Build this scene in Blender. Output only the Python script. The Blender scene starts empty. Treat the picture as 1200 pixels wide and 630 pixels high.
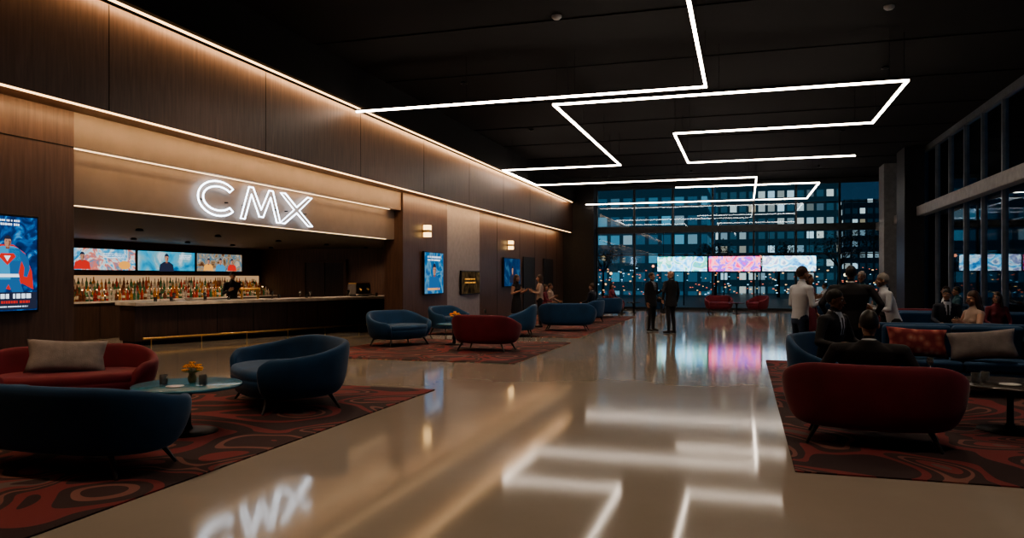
import bpy, bmesh, math, random
import numpy as np
from mathutils import Vector, Matrix
random.seed(7)
S=bpy.context.scene
COL=S.collection
# ------------------------------------------------------------------ materials
def newmat(name):
    m=bpy.data.materials.new(name); m.use_nodes=True
    return m, m.node_tree, m.node_tree.nodes['Principled BSDF']
def N(t,typ,**kw):
    n=t.nodes.new(typ)
    for k,v in kw.items(): setattr(n,k,v)
    return n
def ramp(t,fac,stops,interp='LINEAR'):
    r=t.nodes.new('ShaderNodeValToRGB'); r.color_ramp.interpolation=interp
    e=r.color_ramp.elements
    while len(e)<len(stops): e.new(0.5)
    for i,(p,c) in enumerate(stops):
        e[i].position=p; e[i].color=(c[0],c[1],c[2],1)
    t.links.new(fac,r.inputs[0]); return r.outputs[0]
def simple(name,c,rough=0.5,metal=0.0,var=0.15,scale=6,coat=0,sheen=0,bump=0):
    m,t,b=newmat(name)
    tc=N(t,'ShaderNodeTexCoord'); no=N(t,'ShaderNodeTexNoise'); no.inputs['Scale'].default_value=scale; no.inputs['Detail'].default_value=4
    t.links.new(tc.outputs['Object'],no.inputs['Vector'])
    o=ramp(t,no.outputs['Fac'],[(0.3,[x*(1-var) for x in c]),(0.7,[min(1,x*(1+var)) for x in c])])
    t.links.new(o,b.inputs['Base Color'])
    b.inputs['Roughness'].default_value=rough; b.inputs['Metallic'].default_value=metal
    if coat: b.inputs['Coat Weight'].default_value=coat
    if sheen: b.inputs['Sheen Weight'].default_value=sheen; b.inputs['Sheen Roughness'].default_value=0.35
    if bump:
        bn=N(t,'ShaderNodeBump'); bn.inputs['Strength'].default_value=bump; bn.inputs['Distance'].default_value=0.01
        n2=N(t,'ShaderNodeTexNoise'); n2.inputs['Scale'].default_value=scale*12
        t.links.new(tc.outputs['Object'],n2.inputs['Vector']); t.links.new(n2.outputs['Fac'],bn.inputs['Height']); t.links.new(bn.outputs[0],b.inputs['Normal'])
    return m
def emit(name,c,s):
    m=bpy.data.materials.new(name); m.use_nodes=True; t=m.node_tree; t.nodes.clear()
    e=N(t,'ShaderNodeEmission'); e.inputs[0].default_value=(*c,1); e.inputs[1].default_value=s
    o=N(t,'ShaderNodeOutputMaterial'); t.links.new(e.outputs[0],o.inputs[0]); return m
def wood(name,c1,c2,rough=0.4):
    m,t,b=newmat(name)
    tc=N(t,'ShaderNodeTexCoord'); mp=N(t,'ShaderNodeMapping'); mp.inputs['Scale'].default_value=(9,9,0.7)
    no=N(t,'ShaderNodeTexNoise'); no.inputs['Scale'].default_value=2.2; no.inputs['Detail'].default_value=7; no.inputs['Distortion'].default_value=0.4
    t.links.new(tc.outputs['Object'],mp.inputs[0]); t.links.new(mp.outputs[0],no.inputs['Vector'])
    o=ramp(t,no.outputs['Fac'],[(0.3,c1),(0.72,c2)]); t.links.new(o,b.inputs['Base Color'])
    b.inputs['Roughness'].default_value=rough
    return m
WOOD=wood('walnut_panel',(0.070,0.040,0.031),(0.125,0.073,0.055),.42)
WOOD_D=wood('dark_walnut',(0.045,0.026,0.021),(0.085,0.050,0.038))
BANDM=simple('taupe_panel',(0.20,0.160,0.135),0.5,var=0.08,scale=3)
GREYP=simple('grey_plaster',(0.30,0.28,0.29),0.6,var=0.08)
BLACK=simple('black_ceiling_paint',(0.0034,0.0034,0.0038),0.9)
BLACKM=simple('black_metal',(0.012,0.012,0.014),0.45,metal=0.5)
MULL=simple('window_frame_metal',(0.045,0.05,0.055),0.45,metal=0.5)
MULLG=simple('grey_aluminium',(0.30,0.29,0.28),0.5,metal=0.2)
CONC=simple('column_concrete',(0.18,0.18,0.185),0.7)
STONE=simple('counter_stone',(0.70,0.64,0.57),0.25,var=0.2,scale=4)
BRASS=simple('brass',(0.7,0.45,0.18),0.3,metal=1.0)
BLUE=simple('blue_velvet',(0.0060,0.054,0.135),0.78,var=0.2,sheen=0.18,scale=3)
RED=simple('burgundy_velvet',(0.145,0.014,0.028),0.78,var=0.2,sheen=0.16,scale=3)
LEGM=simple('chair_leg_wood',(0.02,0.012,0.009),0.4)
PILG=simple('grey_cushion_fabric',(0.22,0.20,0.20),0.9,var=0.15,scale=10,bump=0.4)
TTOP=simple('blue_lacquer_tabletop',(0.035,0.17,0.25),0.25,coat=0.2)
TDARK=simple('dark_tabletop',(0.03,0.024,0.022),0.25)
LEDW=emit('led_white',(1.0,0.85,0.71),13)
LEDWARM=emit('led_warm',(1.0,0.62,0.30),3.4)
LEDWARM2=emit('led_warm_dim',(1.0,0.66,0.36),2.0)
NEON=emit('sign_neon',(0.75,0.87,1.0),6)
CANM=emit('downlight_lens',(1.0,0.8,0.55),4)
SCONCE=emit('sconce_glow',(1.0,0.62,0.25),3.2)

def floor_mat():
    m,t,b=newmat('polished_concrete')
    tc=N(t,'ShaderNodeTexCoord'); n1=N(t,'ShaderNodeTexNoise'); n1.inputs['Scale'].default_value=0.35; n1.inputs['Detail'].default_value=8; n1.inputs['Roughness'].default_value=0.6
    t.links.new(tc.outputs['Object'],n1.inputs['Vector'])
    c=ramp(t,n1.outputs['Fac'],[(0.3,(0.29,0.252,0.213)),(0.7,(0.345,0.302,0.257))])
    t.links.new(c,b.inputs['Base Color'])
    b.inputs['Roughness'].default_value=0.078
    b.inputs['IOR'].default_value=1.42
    return m
FLOOR=floor_mat()
def rug_mat():
    m,t,b=newmat('patterned_carpet')
    tc=N(t,'ShaderNodeTexCoord')
    n=N(t,'ShaderNodeTexNoise'); n.inputs['Scale'].default_value=0.62; n.inputs['Detail'].default_value=0.3; n.inputs['Distortion'].default_value=1.9
    t.links.new(tc.outputs['Object'],n.inputs['Vector'])
    c=ramp(t,n.outputs['Fac'],[(0.0,(0.032,0.016,0.018)),(0.36,(0.17,0.032,0.034)),(0.43,(0.038,0.020,0.021)),(0.50,(0.19,0.082,0.068)),(0.53,(0.042,0.019,0.020)),(0.585,(0.18,0.040,0.040)),(0.64,(0.125,0.092,0.085)),(0.68,(0.036,0.018,0.020))],'CONSTANT')
    t.links.new(c,b.inputs['Base Color']); b.inputs['Roughness'].default_value=0.95
    n2=N(t,'ShaderNodeTexNoise'); n2.inputs['Scale'].default_value=160
    t.links.new(tc.outputs['Object'],n2.inputs['Vector'])
    bn=N(t,'ShaderNodeBump'); bn.inputs['Strength'].default_value=0.4; bn.inputs['Distance'].default_value=0.01
    t.links.new(n2.outputs['Fac'],bn.inputs['Height']); t.links.new(bn.outputs[0],b.inputs['Normal'])
    return m
RUG=rug_mat()
def pillow_mat():
    m,t,b=newmat('red_patterned_fabric')
    tc=N(t,'ShaderNodeTexCoord'); v=N(t,'ShaderNodeTexVoronoi'); v.inputs['Scale'].default_value=9
    t.links.new(tc.outputs['Object'],v.inputs['Vector'])
    c=ramp(t,v.outputs['Distance'],[(0.0,(0.50,0.32,0.25)),(0.3,(0.36,0.11,0.09)),(0.6,(0.2,0.035,0.04))])
    t.links.new(c,b.inputs['Base Color']); b.inputs['Roughness'].default_value=0.9
    return m
PILR=pillow_mat()
def glass_mat():
    m=bpy.data.materials.new('window_glass'); m.use_nodes=True; t=m.node_tree; t.nodes.clear()
    tr=N(t,'ShaderNodeBsdfTransparent'); tr.inputs[0].default_value=(0.80,0.9,0.95,1)
    gl=N(t,'ShaderNodeBsdfGlossy'); gl.inputs['Roughness'].default_value=0.02; gl.inputs[0].default_value=(0.8,0.9,1,1)
    fr=N(t,'ShaderNodeFresnel'); fr.inputs[0].default_value=1.55
    mx=N(t,'ShaderNodeMixShader'); o=N(t,'ShaderNodeOutputMaterial')
    t.links.new(fr.outputs[0],mx.inputs[0]); t.links.new(tr.outputs[0],mx.inputs[1]); t.links.new(gl.outputs[0],mx.inputs[2]); t.links.new(mx.outputs[0],o.inputs[0])
    return m
GLASS=glass_mat()
DRINK=simple('glassware',(0.6,0.6,0.6),0.08,var=0.05); DRINK.node_tree.nodes['Principled BSDF'].inputs['Transmission Weight'].default_value=0.9
def facade(name,base,lit,thr,cw,ch,strength,glow):
    m=bpy.data.materials.new(name); m.use_nodes=True; t=m.node_tree; t.nodes.clear()
    L=t.links
    tc=N(t,'ShaderNodeTexCoord'); sp=N(t,'ShaderNodeSeparateXYZ'); L.new(tc.outputs['Object'],sp.inputs[0])
    def M(op,a,b=None):
        n=N(t,'ShaderNodeMath',operation=op)
        for i,v in enumerate((a,b)):
            if v is None: continue
            if isinstance(v,(int,float)): n.inputs[i].default_value=v
            else: L.new(v,n.inputs[i])
        return n.outputs[0]
    h=M('DIVIDE',M('ADD',M('ADD',sp.outputs[0],sp.outputs[1]),500.0),cw); z=M('DIVIDE',M('ADD',sp.outputs[2],500.0),ch)
    fh=M('FRACT',h); fz=M('FRACT',z)
    mask=M('MULTIPLY',M('MULTIPLY',M('GREATER_THAN',fh,0.15),M('LESS_THAN',fh,0.85)),M('MULTIPLY',M('GREATER_THAN',fz,0.3),M('LESS_THAN',fz,0.8)))
    cv=N(t,'ShaderNodeCombineXYZ'); L.new(M('FLOOR',h),cv.inputs[0]); L.new(M('FLOOR',z),cv.inputs[1])
    wn=N(t,'ShaderNodeTexWhiteNoise',noise_dimensions='2D'); L.new(cv.outputs[0],wn.inputs['Vector'])
    on=M('MULTIPLY',mask,M('GREATER_THAN',wn.outputs['Value'],thr))
    colr=ramp(t,wn.outputs['Value'],[(thr,lit[0]),((1+thr)/2,lit[1]),(1.0,lit[2])])
    bri=M('MULTIPLY',M('FRACT',M('MULTIPLY',wn.outputs['Value'],37.0)),strength)
    e=N(t,'ShaderNodeEmission'); L.new(colr,e.inputs[0]); L.new(M('MULTIPLY',on,bri),e.inputs[1])
    e2=N(t,'ShaderNodeEmission'); e2.inputs[0].default_value=(*base,1); L.new(M('ADD',M('MULTIPLY',mask,glow),glow*.45),e2.inputs[1])  # weak emission in the wall colour stands in for city glow
    d=N(t,'ShaderNodeBsdfDiffuse'); d.inputs[0].default_value=(*base,1)
    a1=N(t,'ShaderNodeAddShader'); a2=N(t,'ShaderNodeAddShader'); o=N(t,'ShaderNodeOutputMaterial')
    L.new(e.outputs[0],a1.inputs[0]); L.new(e2.outputs[0],a1.inputs[1]); L.new(a1.outputs[0],a2.inputs[0]); L.new(d.outputs[0],a2.inputs[1]); L.new(a2.outputs[0],o.inputs[0])
    return m
def screen(name,stops,scale,strength,dist=1.5,seed=0.0):
    m=bpy.data.materials.new(name); m.use_nodes=True; t=m.node_tree; t.nodes.clear()
    tc=N(t,'ShaderNodeTexCoord'); mp=N(t,'ShaderNodeMapping'); mp.inputs['Location'].default_value=(seed,seed*1.7,seed*.6)
    n=N(t,'ShaderNodeTexNoise'); n.inputs['Scale'].default_value=scale; n.inputs['Detail'].default_value=3; n.inputs['Distortion'].default_value=dist
    t.links.new(tc.outputs['Object'],mp.inputs[0]); t.links.new(mp.outputs[0],n.inputs['Vector'])
    c=ramp(t,n.outputs['Fac'],stops)
    e=N(t,'ShaderNodeEmission'); t.links.new(c,e.inputs[0]); e.inputs[1].default_value=strength
    o=N(t,'ShaderNodeOutputMaterial'); t.links.new(e.outputs[0],o.inputs[0]); return m

# ------------------------------------------------------------------ geometry helpers
def face_rot(fx,fy): return math.atan2(fx,-fy)
def empty(name,loc=(0,0,0),rz=0,s=1.0):
    o=bpy.data.objects.new(name,None); o.empty_display_size=0.2
    o.location=loc; o.rotation_euler=(0,0,rz); o.scale=(s,s,s); COL.objects.link(o); return o
def obj(name,me,mats,parent=None,loc=(0,0,0),smooth=False):
    o=bpy.data.objects.new(name,me); COL.objects.link(o); o.location=loc
    if not isinstance(mats,(list,tuple)): mats=[mats]
    if len(me.materials)==0:
        for m in mats: me.materials.append(m)
    if parent: o.parent=parent
    if smooth:
        me.polygons.foreach_set('use_smooth',[True]*len(me.polygons))
    return o
def box(name,x0,x1,y0,y1,z0,z1,m,parent=None,bevel=0.0,seg=2):
    me=bpy.data.meshes.new(name); bm=bmesh.new(); bmesh.ops.create_cube(bm,size=1)
    bmesh.ops.scale(bm,vec=(x1-x0,y1-y0,z1-z0),verts=bm.verts)
    if bevel: bmesh.ops.bevel(bm,geom=bm.edges[:],offset=bevel,segments=seg,affect='EDGES',profile=0.5)
    bm.to_mesh(me); bm.free()
    return obj(name,me,m,parent,((x0+x1)/2,(y0+y1)/2,(z0+z1)/2),smooth=False)
def lathe(name,prof,m,parent=None,loc=(0,0,0),seg=24):
    me=bpy.data.meshes.new(name); bm=bmesh.new(); lathe_bm(bm,prof,(0,0,0),seg); bm.to_mesh(me); bm.free()
    return obj(name,me,m,parent,loc,True)
def lathe_bm(bm,prof,loc,seg,mi=0):
    rows=[]
    for r,z in prof:
        rows.append([bm.verts.new((loc[0]+r*math.cos(2*math.pi*i/seg),loc[1]+r*math.sin(2*math.pi*i/seg),loc[2]+z)) for i in range(seg)])
    for a,b in zip(rows[:-1],rows[1:]):
        for i in range(seg):
            f=bm.faces.new((a[i],a[(i+1)%seg],b[(i+1)%seg],b[i])); f.material_index=mi; f.smooth=True
    f=bm.faces.new(rows[0][::-1]); f.material_index=mi
    f=bm.faces.new(rows[-1]); f.material_index=mi
def bm_box(bm,x0,x1,y0,y1,z0,z1,mi=0):
    r=bmesh.ops.create_cube(bm,size=1,matrix=Matrix.Translation(((x0+x1)/2,(y0+y1)/2,(z0+z1)/2))@Matrix.Diagonal((x1-x0,y1-y0,z1-z0,1)))
    for v in r['verts']:
        for f in v.link_faces: f.material_index=mi
def bm_obj(name,bm,mats,parent=None,loc=(0,0,0),smooth=False):
    me=bpy.data.meshes.new(name); bm.to_mesh(me); bm.free(); return obj(name,me,mats,parent,loc,smooth)
def bm_cone(bm,p0,r0,p1,r1,seg=12):
    p0=Vector(p0);p1=Vector(p1); d=p1-p0; L=d.length
    q=d.to_track_quat('Z','Y').to_matrix().to_4x4()
    bmesh.ops.create_cone(bm,cap_ends=True,segments=seg,radius1=r0,radius2=r1,depth=L,matrix=Matrix.Translation((p0+p1)/2)@q)
def bm_ell(bm,c,r,sub=3):
    bmesh.ops.create_icosphere(bm,subdivisions=sub,radius=1,matrix=Matrix.Translation(c)@Matrix.Diagonal((r[0],r[1],r[2],1)))
def bm_caps(bm,p0,r0,p1,r1):
    bm_ell(bm,p0,(r0,r0,r0),2); bm_ell(bm,p1,(r1,r1,r1),2); bm_cone(bm,p0,r0,p1,r1)
def remesh(bm,voxel,smooth=3,fac=0.5):
    me=bpy.data.meshes.new('tmp'); bm.to_mesh(me); bm.free()
    o=bpy.data.objects.new('tmp',me); COL.objects.link(o)
    r=o.modifiers.new('r','REMESH'); r.mode='VOXEL'; r.voxel_size=voxel; r.use_smooth_shade=True
    s=o.modifiers.new('s','SMOOTH'); s.factor=fac; s.iterations=smooth
    dg=bpy.context.evaluated_depsgraph_get()
    out=bpy.data.meshes.new_from_object(o.evaluated_get(dg))
    bpy.data.objects.remove(o); bpy.data.meshes.remove(me); out.materials.clear()
    out.polygons.foreach_set('use_smooth',[True]*len(out.polygons))
    return out

# ------------------------------------------------------------------ room shell
CEIL=6.3; XR=6.3; YB=39.0; Y0=-4.0
box('floor',-17.2,XR+.1,Y0,YB+.1,-0.1,0,FLOOR)
box('ceiling',-9.6,XR+.3,Y0,YB+.2,CEIL,CEIL+.15,BLACK)
box('wall_left_near',-9.2,-8.9,Y0,8.29,0,3.95,WOOD)
box('wall_left_bulkhead',-9.3,-8.4,Y0,YB,3.92,5.40,WOOD)
box('wall_left_soffit',-9.3,-8.22,Y0,YB,5.46,6.3,BLACK)
box('wall_left_band',-9.2,-8.9,8.29,18.8,3.44,3.95,BANDM)
box('wall_left_sign_panel',-9.4,-9.1,8.29,18.8,2.65,3.44,BANDM)
box('wall_left_pier',-9.4,-8.84,18.8,22.0,0,3.95,WOOD)
box('wall_left_panel',-9.2,-8.9,22.0,25.2,0,3.95,GREYP)
box('wall_left_far',-9.2,-8.9,25.2,YB,0,3.95,WOOD)
box('wall_near',-9.3,XR+.1,Y0-.15,Y0,0,6.3,WOOD_D)
box('cove_light',-8.365,-8.33,Y0,YB-1.2,5.435,5.46,LEDWARM)
box('cove_light',-8.445,-8.42,Y0,YB-1.2,3.90,3.92,LEDWARM)
box('cove_light',-9.02,-8.98,8.35,18.3,3.425,3.44,LEDWARM2)
box('cove_light',-9.13,-9.10,8.35,18.3,2.636,2.65,LEDWARM2)
def area(name,loc,rot,sx,sy,p,c,spread=math.pi):
    l=bpy.data.lights.new(name,'AREA'); l.shape='RECTANGLE'; l.size=sx; l.size_y=sy; l.energy=p; l.color=c; l.spread=spread
    o=bpy.data.objects.new(name,l); o.location=loc; o.rotation_euler=rot; COL.objects.link(o); return o
WARM=(1.0,0.59,0.29)
area('cove_grazing_lamp',(-8.27,17.0,5.42),(0,.62,0),.05,40,190,WARM)
area('cove_grazing_lamp',(-8.50,17.0,3.89),(0,.60,0),.05,40,190,WARM)
area('cove_grazing_lamp',(-8.95,13.4,3.415),(0,.6,0),.04,9.9,12,WARM)
def spot(name,loc,p,c=(1,.78,.55),ang=100,blend=.8,r=.06,rot=(0,0,0)):
    l=bpy.data.lights.new(name,'SPOT'); l.energy=p; l.color=c; l.spot_size=math.radians(ang); l.spot_blend=blend; l.shadow_soft_size=r
    o=bpy.data.objects.new(name,l); o.location=loc; o.rotation_euler=rot; COL.objects.link(o); return o
bm=bmesh.new()
for y in (1.2,4.8,8.4,12.0,15.6,19.2,22.8,26.4,30.0,33.6): bm_box(bm,-8.401,-8.397,y-.006,y+.006,3.93,5.39)
for y in (3.0,): bm_box(bm,-8.903,-8.896,y-.008,y+.008,0,3.9)
for y in (27.2,30.2,32.6,34.6,36.7): bm_box(bm,-8.903,-8.896,y-.01,y+.01,0,3.9)
bm_box(bm,-8.903,-8.894,Y0,8.28,3.42,3.435)
bm_obj('trim_1',bm,BLACK)
PORT=simple('dark_door_lacquer',(.012,.009,.009),.5)
for i,(a,b_) in enumerate(((30.6,32.4),(34.0,35.8))): box('door_%d'%(i+2),-8.878,-8.85,a,b_,0,2.5,PORT,bevel=.004)
box('baseboard_left',-8.9,-8.88,22.0,YB-1,0,0.12,BLACKM)
box('wall_bar_back',-17.2,-17.0,8.0,24.2,0,2.65,WOOD_D)
box('wall_bar_end',-17.2,-9.4,24.0,24.2,0,2.65,WOOD)
box('wall_bar_start',-17.2,-9.2,7.9,8.0,0,2.65,WOOD_D)
box('ceiling_bar',-17.2,-9.4,7.9,24.2,2.65,2.8,simple('bar_ceiling',(0.05,0.036,0.03),0.5))
box('door_1',-15.1,-13.55,23.93,23.985,0,2.15,wood('door_wood',(0.026,0.014,0.012),(0.04,0.024,0.02)))
bm=bmesh.new()
for a,b_,c,d in ((-15.2,-15.1,0,2.25),(-13.55,-13.45,0,2.25),(-15.1,-13.55,2.15,2.25),(-14.33,-14.31,0,2.15)): bm_box(bm,a,b_,23.90,23.985,c,d)
bm_obj('trim_2',bm,simple('door_trim',(0.09,0.05,0.037),.5))
def glazing_back():
    xs=[-7.3+ i*(XR+7.3)/7 for i in range(8)]
    bm=bmesh.new()
    for x in xs: bm_box(bm,x-.045,x+.045,YB-.12,YB+.05,0,CEIL)
    bm_box(bm,-7.3,XR,YB-.22,YB+.08,3.88,4.2); bm_box(bm,-7.3,XR,YB-.12,YB+.05,0,.12); bm_box(bm,-7.3,XR,YB-.15,YB+.05,6.12,CEIL)
    bm_box(bm,-7.3,XR,YB-.08,YB+.03,2.74,2.79)
    bm_box(bm,-7.3,XR,YB-.06,YB+.03,5.2,5.24)
    bm_obj('window_frame_back',bm,MULL)
    for i in range(7):
        box('window_%d'%(i+1),xs[i]+.05,xs[i+1]-.05,YB-.03,YB-.015,.12,CEIL-.18,GLASS)
glazing_back()
box('wall_back_column',-9.3,-7.3,YB-.9,YB+.1,0,CEIL,simple('dark_column',(0.02,0.02,0.022),.5))
def glazing_right():
    ys=[Y0+i*1.72 for i in range(26)]
    bm=bmesh.new()
    for y in ys: bm_box(bm,XR-.10,XR+.05,y-.04,y+.04,0,CEIL)
    bm_box(bm,XR-.12,XR+.05,Y0,YB,0,.15); bm_box(bm,XR-.12,XR+.05,Y0,YB,6.1,CEIL)
    bm_obj('window_frame_right',bm,simple('window_frame_light',(0.17,0.19,0.215),0.45,metal=0.3))
    box('trim_3',XR-.42,XR-.125,Y0,YB-.3,3.80,4.15,MULLG,bevel=.02)
    for i in range(25):
        box('window_%d'%(8+i),XR-.03,XR-.015,ys[i]+.045,min(ys[i+1],YB)-.045,.15,6.1,GLASS)
glazing_right()
box('column',5.5,6.15,30,31.5,0,CEIL,simple('dark_column2',(0.022,0.022,0.025),.5),bevel=.02)
box('column',5.50,6.15,34.2,35.4,0,CEIL,CONC,bevel=.02)
bm=bmesh.new()
for y in np.arange(1,39,3.1): bm_box(bm,-8.2,XR-.15,y-.02,y+.02,6.28,6.3)
bm_obj('ceiling_joints',bm,BLACK)
def linear(name,pts,z=5.3,w=.024):
    e=empty(name,(pts[0][0],pts[0][1],z)); ox,oy=pts[0]
    b1=bmesh.new(); b2=bmesh.new()
    for (xa,ya),(xb,yb) in zip(pts[:-1],pts[1:]):
        x0,x1=min(xa,xb)-w,max(xa,xb)+w; y0,y1=min(ya,yb)-w,max(ya,yb)+w
        bm_box(b1,x0-ox,x1-ox,y0-oy,y1-oy,-.02,.018); bm_box(b2,x0-ox,x1-ox,y0-oy,y1-oy,.018,.05)
        L=max(x1-x0,y1-y0); n=max(2,int(L/2.5)+1)
        for i in range(n):
            t=(i+.1)/(n-.8); x=xa+(xb-xa)*t-ox; y=ya+(yb-ya)*t-oy
            bm_box(b2,x-.003,x+.003,y-.003,y+.003,.05,CEIL-z)
    bm_obj('led_diffuser',b1,LEDW,e); bm_obj('housing_and_cables',b2,BLACKM,e)
linear('linear_pendant_light',[(-.7,9.0),(-.7,15.08),(-8.2,15.08)])
linear('linear_pendant_light',[(3.2,24.9),(-1.7,24.9),(-1.7,19.75),(2.93,19.75),(2.93,15.7),(-3.87,15.7),(-3.87,24.8),(-7.9,24.8),(-7.9,29.2),(.45,29.2),(.45,37.7),(-7.6,37.7)])
linear('linear_pendant_light',[(-2.64,31.6),(2.8,31.6),(2.8,37.7),(.55,37.7)])
def can(x,y,z,p,nm='ceiling_fill_downlight',c=(1,.77,.56),ang=115):
    e=empty(nm,(x,y,z))
    lathe('trim_ring',[(.05,-.0),(.075,-.02),(.085,-.05),(.055,-.05),(.05,-.01)],BLACKM,e,seg=16)
    lathe('lens',[(.045,-.02),(.05,-.008)],CANM,e,seg=16)
    o=spot('lamp',(0,0,-.06),p,c,ang,blend=1.0); o.parent=e
for x,y in ((-6.6,4.5),(-6.4,10.5),(-6.4,17),(-6.4,23),(-6.4,30),(-2.2,5),(-2.2,12),(-2.2,19),(-2.2,27),(-2.2,34),(2.8,6),(3.0,12),(3.0,18.5),(3.0,26),(3.0,34)):
    can(x,y,6.3,330)  # regular grid of spots added to brighten the hall floor
for y in (10.5,13,15.5,18,20.5,23): can(-12.2,y,2.65,75,'bar_downlight',c=(1,.72,.47),ang=140)
for y in (14,16,18,20,22): can(-15.2,y,2.65,85,'bar_downlight',c=(1,.72,.47),ang=140)
WPL=simple('white_plastic',(.5,.5,.5),.5)
for x,y in ((-3.2,13.2),(2.4,14.4)):
    lathe('smoke_detector',[(.09,0),(.09,-.03),(.06,-.06),(.02,-.065)],WPL,None,(x,y,6.3),16)

# ------------------------------------------------------------------ sign
def sign():
    e=empty('illuminated_letter_sign',(-9.03,10.95,2.73))
    H=.62
    def tube(nm,pts,r=.0145):
        cu=bpy.data.curves.new(nm,'CURVE'); cu.dimensions='3D'; cu.bevel_depth=r; cu.bevel_resolution=2
        sp=cu.splines.new('POLY'); sp.points.add(len(pts)-1); sp.use_cyclic_u=True
        for i,(y,z) in enumerate(pts): sp.points[i].co=(0,y,z,1)
        o=bpy.data.objects.new(nm,cu); COL.objects.link(o); cu.materials.append(NEON); o.parent=e; return o
    pts=[]
    for i in range(33):
        a=math.radians(42+i*(276/32)); pts.append((.54+.54*math.cos(a),H/2+H/2*math.sin(a)))
    for i in range(33):
        a=math.radians(318-i*(276/32)); pts.append((.54+.41*math.cos(a),H/2+(H/2-.095)*math.sin(a)))
    tube('letter_c',pts)
    Mp=[(0,0),(.20,1),(.30,1),(.5,.35),(.70,1),(.80,1),(1,0),(.9,0),(.74,.78),(.55,.12),(.45,.12),(.26,.78),(.10,0)]
    tube('letter_m',[(1.16+a*1.28,b*H) for a,b in Mp])
    Xp=[(0,0),(.42,.5),(.02,1),(.16,1),(.5,.6),(.84,1),(.98,1),(.58,.5),(1,0),(.86,0),(.5,.4),(.14,0)]
    tube('letter_x',[(2.42+a*1.22,b*H) for a,b in Xp])
    b=bmesh.new()
    for y in (.15,.8,1.3,2.3,2.7,3.4): bm_box(b,-.07,0,y-.01,y+.01,.25,.27)
    bm_obj('mounting_pins',b,BLACKM,e)
sign()

# ------------------------------------------------------------------ bar counter
def bar():
    ax,ay=-13.75,14.5; bx,by=-10.35,23.4
    L=math.hypot(bx-ax,by-ay); ang=math.atan2(by-ay,bx-ax)
    e=empty('bar_counter',(ax,ay,0),ang)
    box('cabinet_body',0,L,0.0,.75,0.1,.97,WOOD_D,e)
    box('plinth',.05,L,.08,.7,0,.1,BLACKM,e)
    box('counter_top',-.08,L,-.22,.82,.95,1.035,STONE,e,bevel=.01)
    b=bmesh.new()
    for i in range(1,9): bm_box(b,i*L/9-.006,i*L/9+.006,-.006,0,.12,.95)
    bm_obj('panel_joints',b,BLACKM,e)
    b=bmesh.new(); bm_cone(b,(0.1,-.2,.18),.026,(L-.1,-.2,.18),.026,12)
    for i in range(8): bm_cone(b,(.3+i*(L-.6)/7,-.2,.18),.014,(.3+i*(L-.6)/7,.0,.18),.014,8); bm_cone(b,(.3+i*(L-.6)/7,-.2,0),.014,(.3+i*(L-.6)/7,-.2,.18),.014,8)
    bm_obj('foot_rail',b,BRASS,e)
    return e,ang,ax,ay
BE,BA,BX,BY=bar()
def onbar(t,s):
    return (BX+t*math.cos(BA)-s*math.sin(BA),BY+t*math.sin(BA)+s*math.cos(BA))
def backbar():
    e=empty('back_bar_cabinet',(-16.98,12.0,0))
    box('cabinet',0,.75,0,11.8,0,.95,WOOD_D,e); box('worktop',0,.8,0,11.8,.95,1.0,STONE,e)
    box('shelf_1',0,.42,0,11.8,1.0,1.14,WOOD_D,e); box('shelf_2',0,.2,0,11.8,1.14,1.30,WOOD_D,e)
    box('shelf_fill_light_1',.40,.425,0,11.8,1.115,1.14,LEDWARM,e); box('shelf_fill_light_2',.19,.21,0,11.8,1.275,1.30,LEDWARM,e)  # shelf strips added to light the bottles
    box('fill_glow_panel',0,.02,0,11.8,1.32,1.68,emit('backbar_glow',(1,.62,.33),.38),e)  # glowing sheet added behind the bottles to brighten the bar
    b=bmesh.new()
    for i in range(12): bm_box(b,.75,.756,i*.98,i*.98+.01,.05,.93)
    bm_obj('door_joints',b,BLACKM,e)
backbar()
BOT=[simple('bottle_'+n,c,.12,var=.1,coat=.5) for n,c in (('amber',(.60,.26,.06)),('green',(.06,.2,.09)),('clear',(.55,.5,.46)),('brown',(.22,.08,.04)),('red',(.5,.06,.04)),('label',(.7,.62,.5)))]
def bottles():
    b=bmesh.new()
    for (x,z,step) in ((-16.30,1.0,.10),(-16.45,1.0,.12),(-16.66,1.14,.10),(-16.88,1.30,.10)):
        y=13.0
        while y<23.4:
            y+=step*random.uniform(.9,1.5); h=random.uniform(.22,.34); r=random.uniform(.032,.045); mi=random.randrange(5)
            lathe_bm(b,[(r,0),(r,h*.2)],(x,y,z),8,mi); lathe_bm(b,[(r*1.03,h*.2),(r*1.03,h*.48)],(x,y,z),8,5 if random.random()<.45 else mi)
            lathe_bm(b,[(r,h*.48),(r,h*.6),(r*.4,h*.75),(r*.33,h)],(x,y,z),8,mi)
    bm_obj('liquor_bottles',b,BOT)
bottles()
def tv(name,x,y0,y1,z0,z1,m,depth=.06):
    e=empty(name,(x,(y0+y1)/2,(z0+z1)/2)); w=(y1-y0)/2;h=(z1-z0)/2
    box('frame',-depth,0,-w,w,-h,h,BLACKM,e,bevel=.008)
    box('screen',0,.006,-w+.03,w-.03,-h+.03,h-.03,m,e)
    return e
C1=[(.25,(.02,.05,.12)),(.42,(.04,.26,.45)),(.5,(.45,.5,.5)),(.56,(.5,.12,.08)),(.65,(.06,.16,.25)),(.8,(.8,.6,.3))]
C2=[(.25,(.01,.08,.2)),(.45,(.02,.26,.42)),(.55,(.12,.28,.34)),(.65,(.35,.45,.5)),(.8,(.1,.1,.15))]
C3=[(.3,(.10,.04,.02)),(.45,(.35,.25,.15)),(.55,(.04,.16,.25)),(.65,(.5,.36,.22)),(.8,(.1,.4,.5))]
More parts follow.
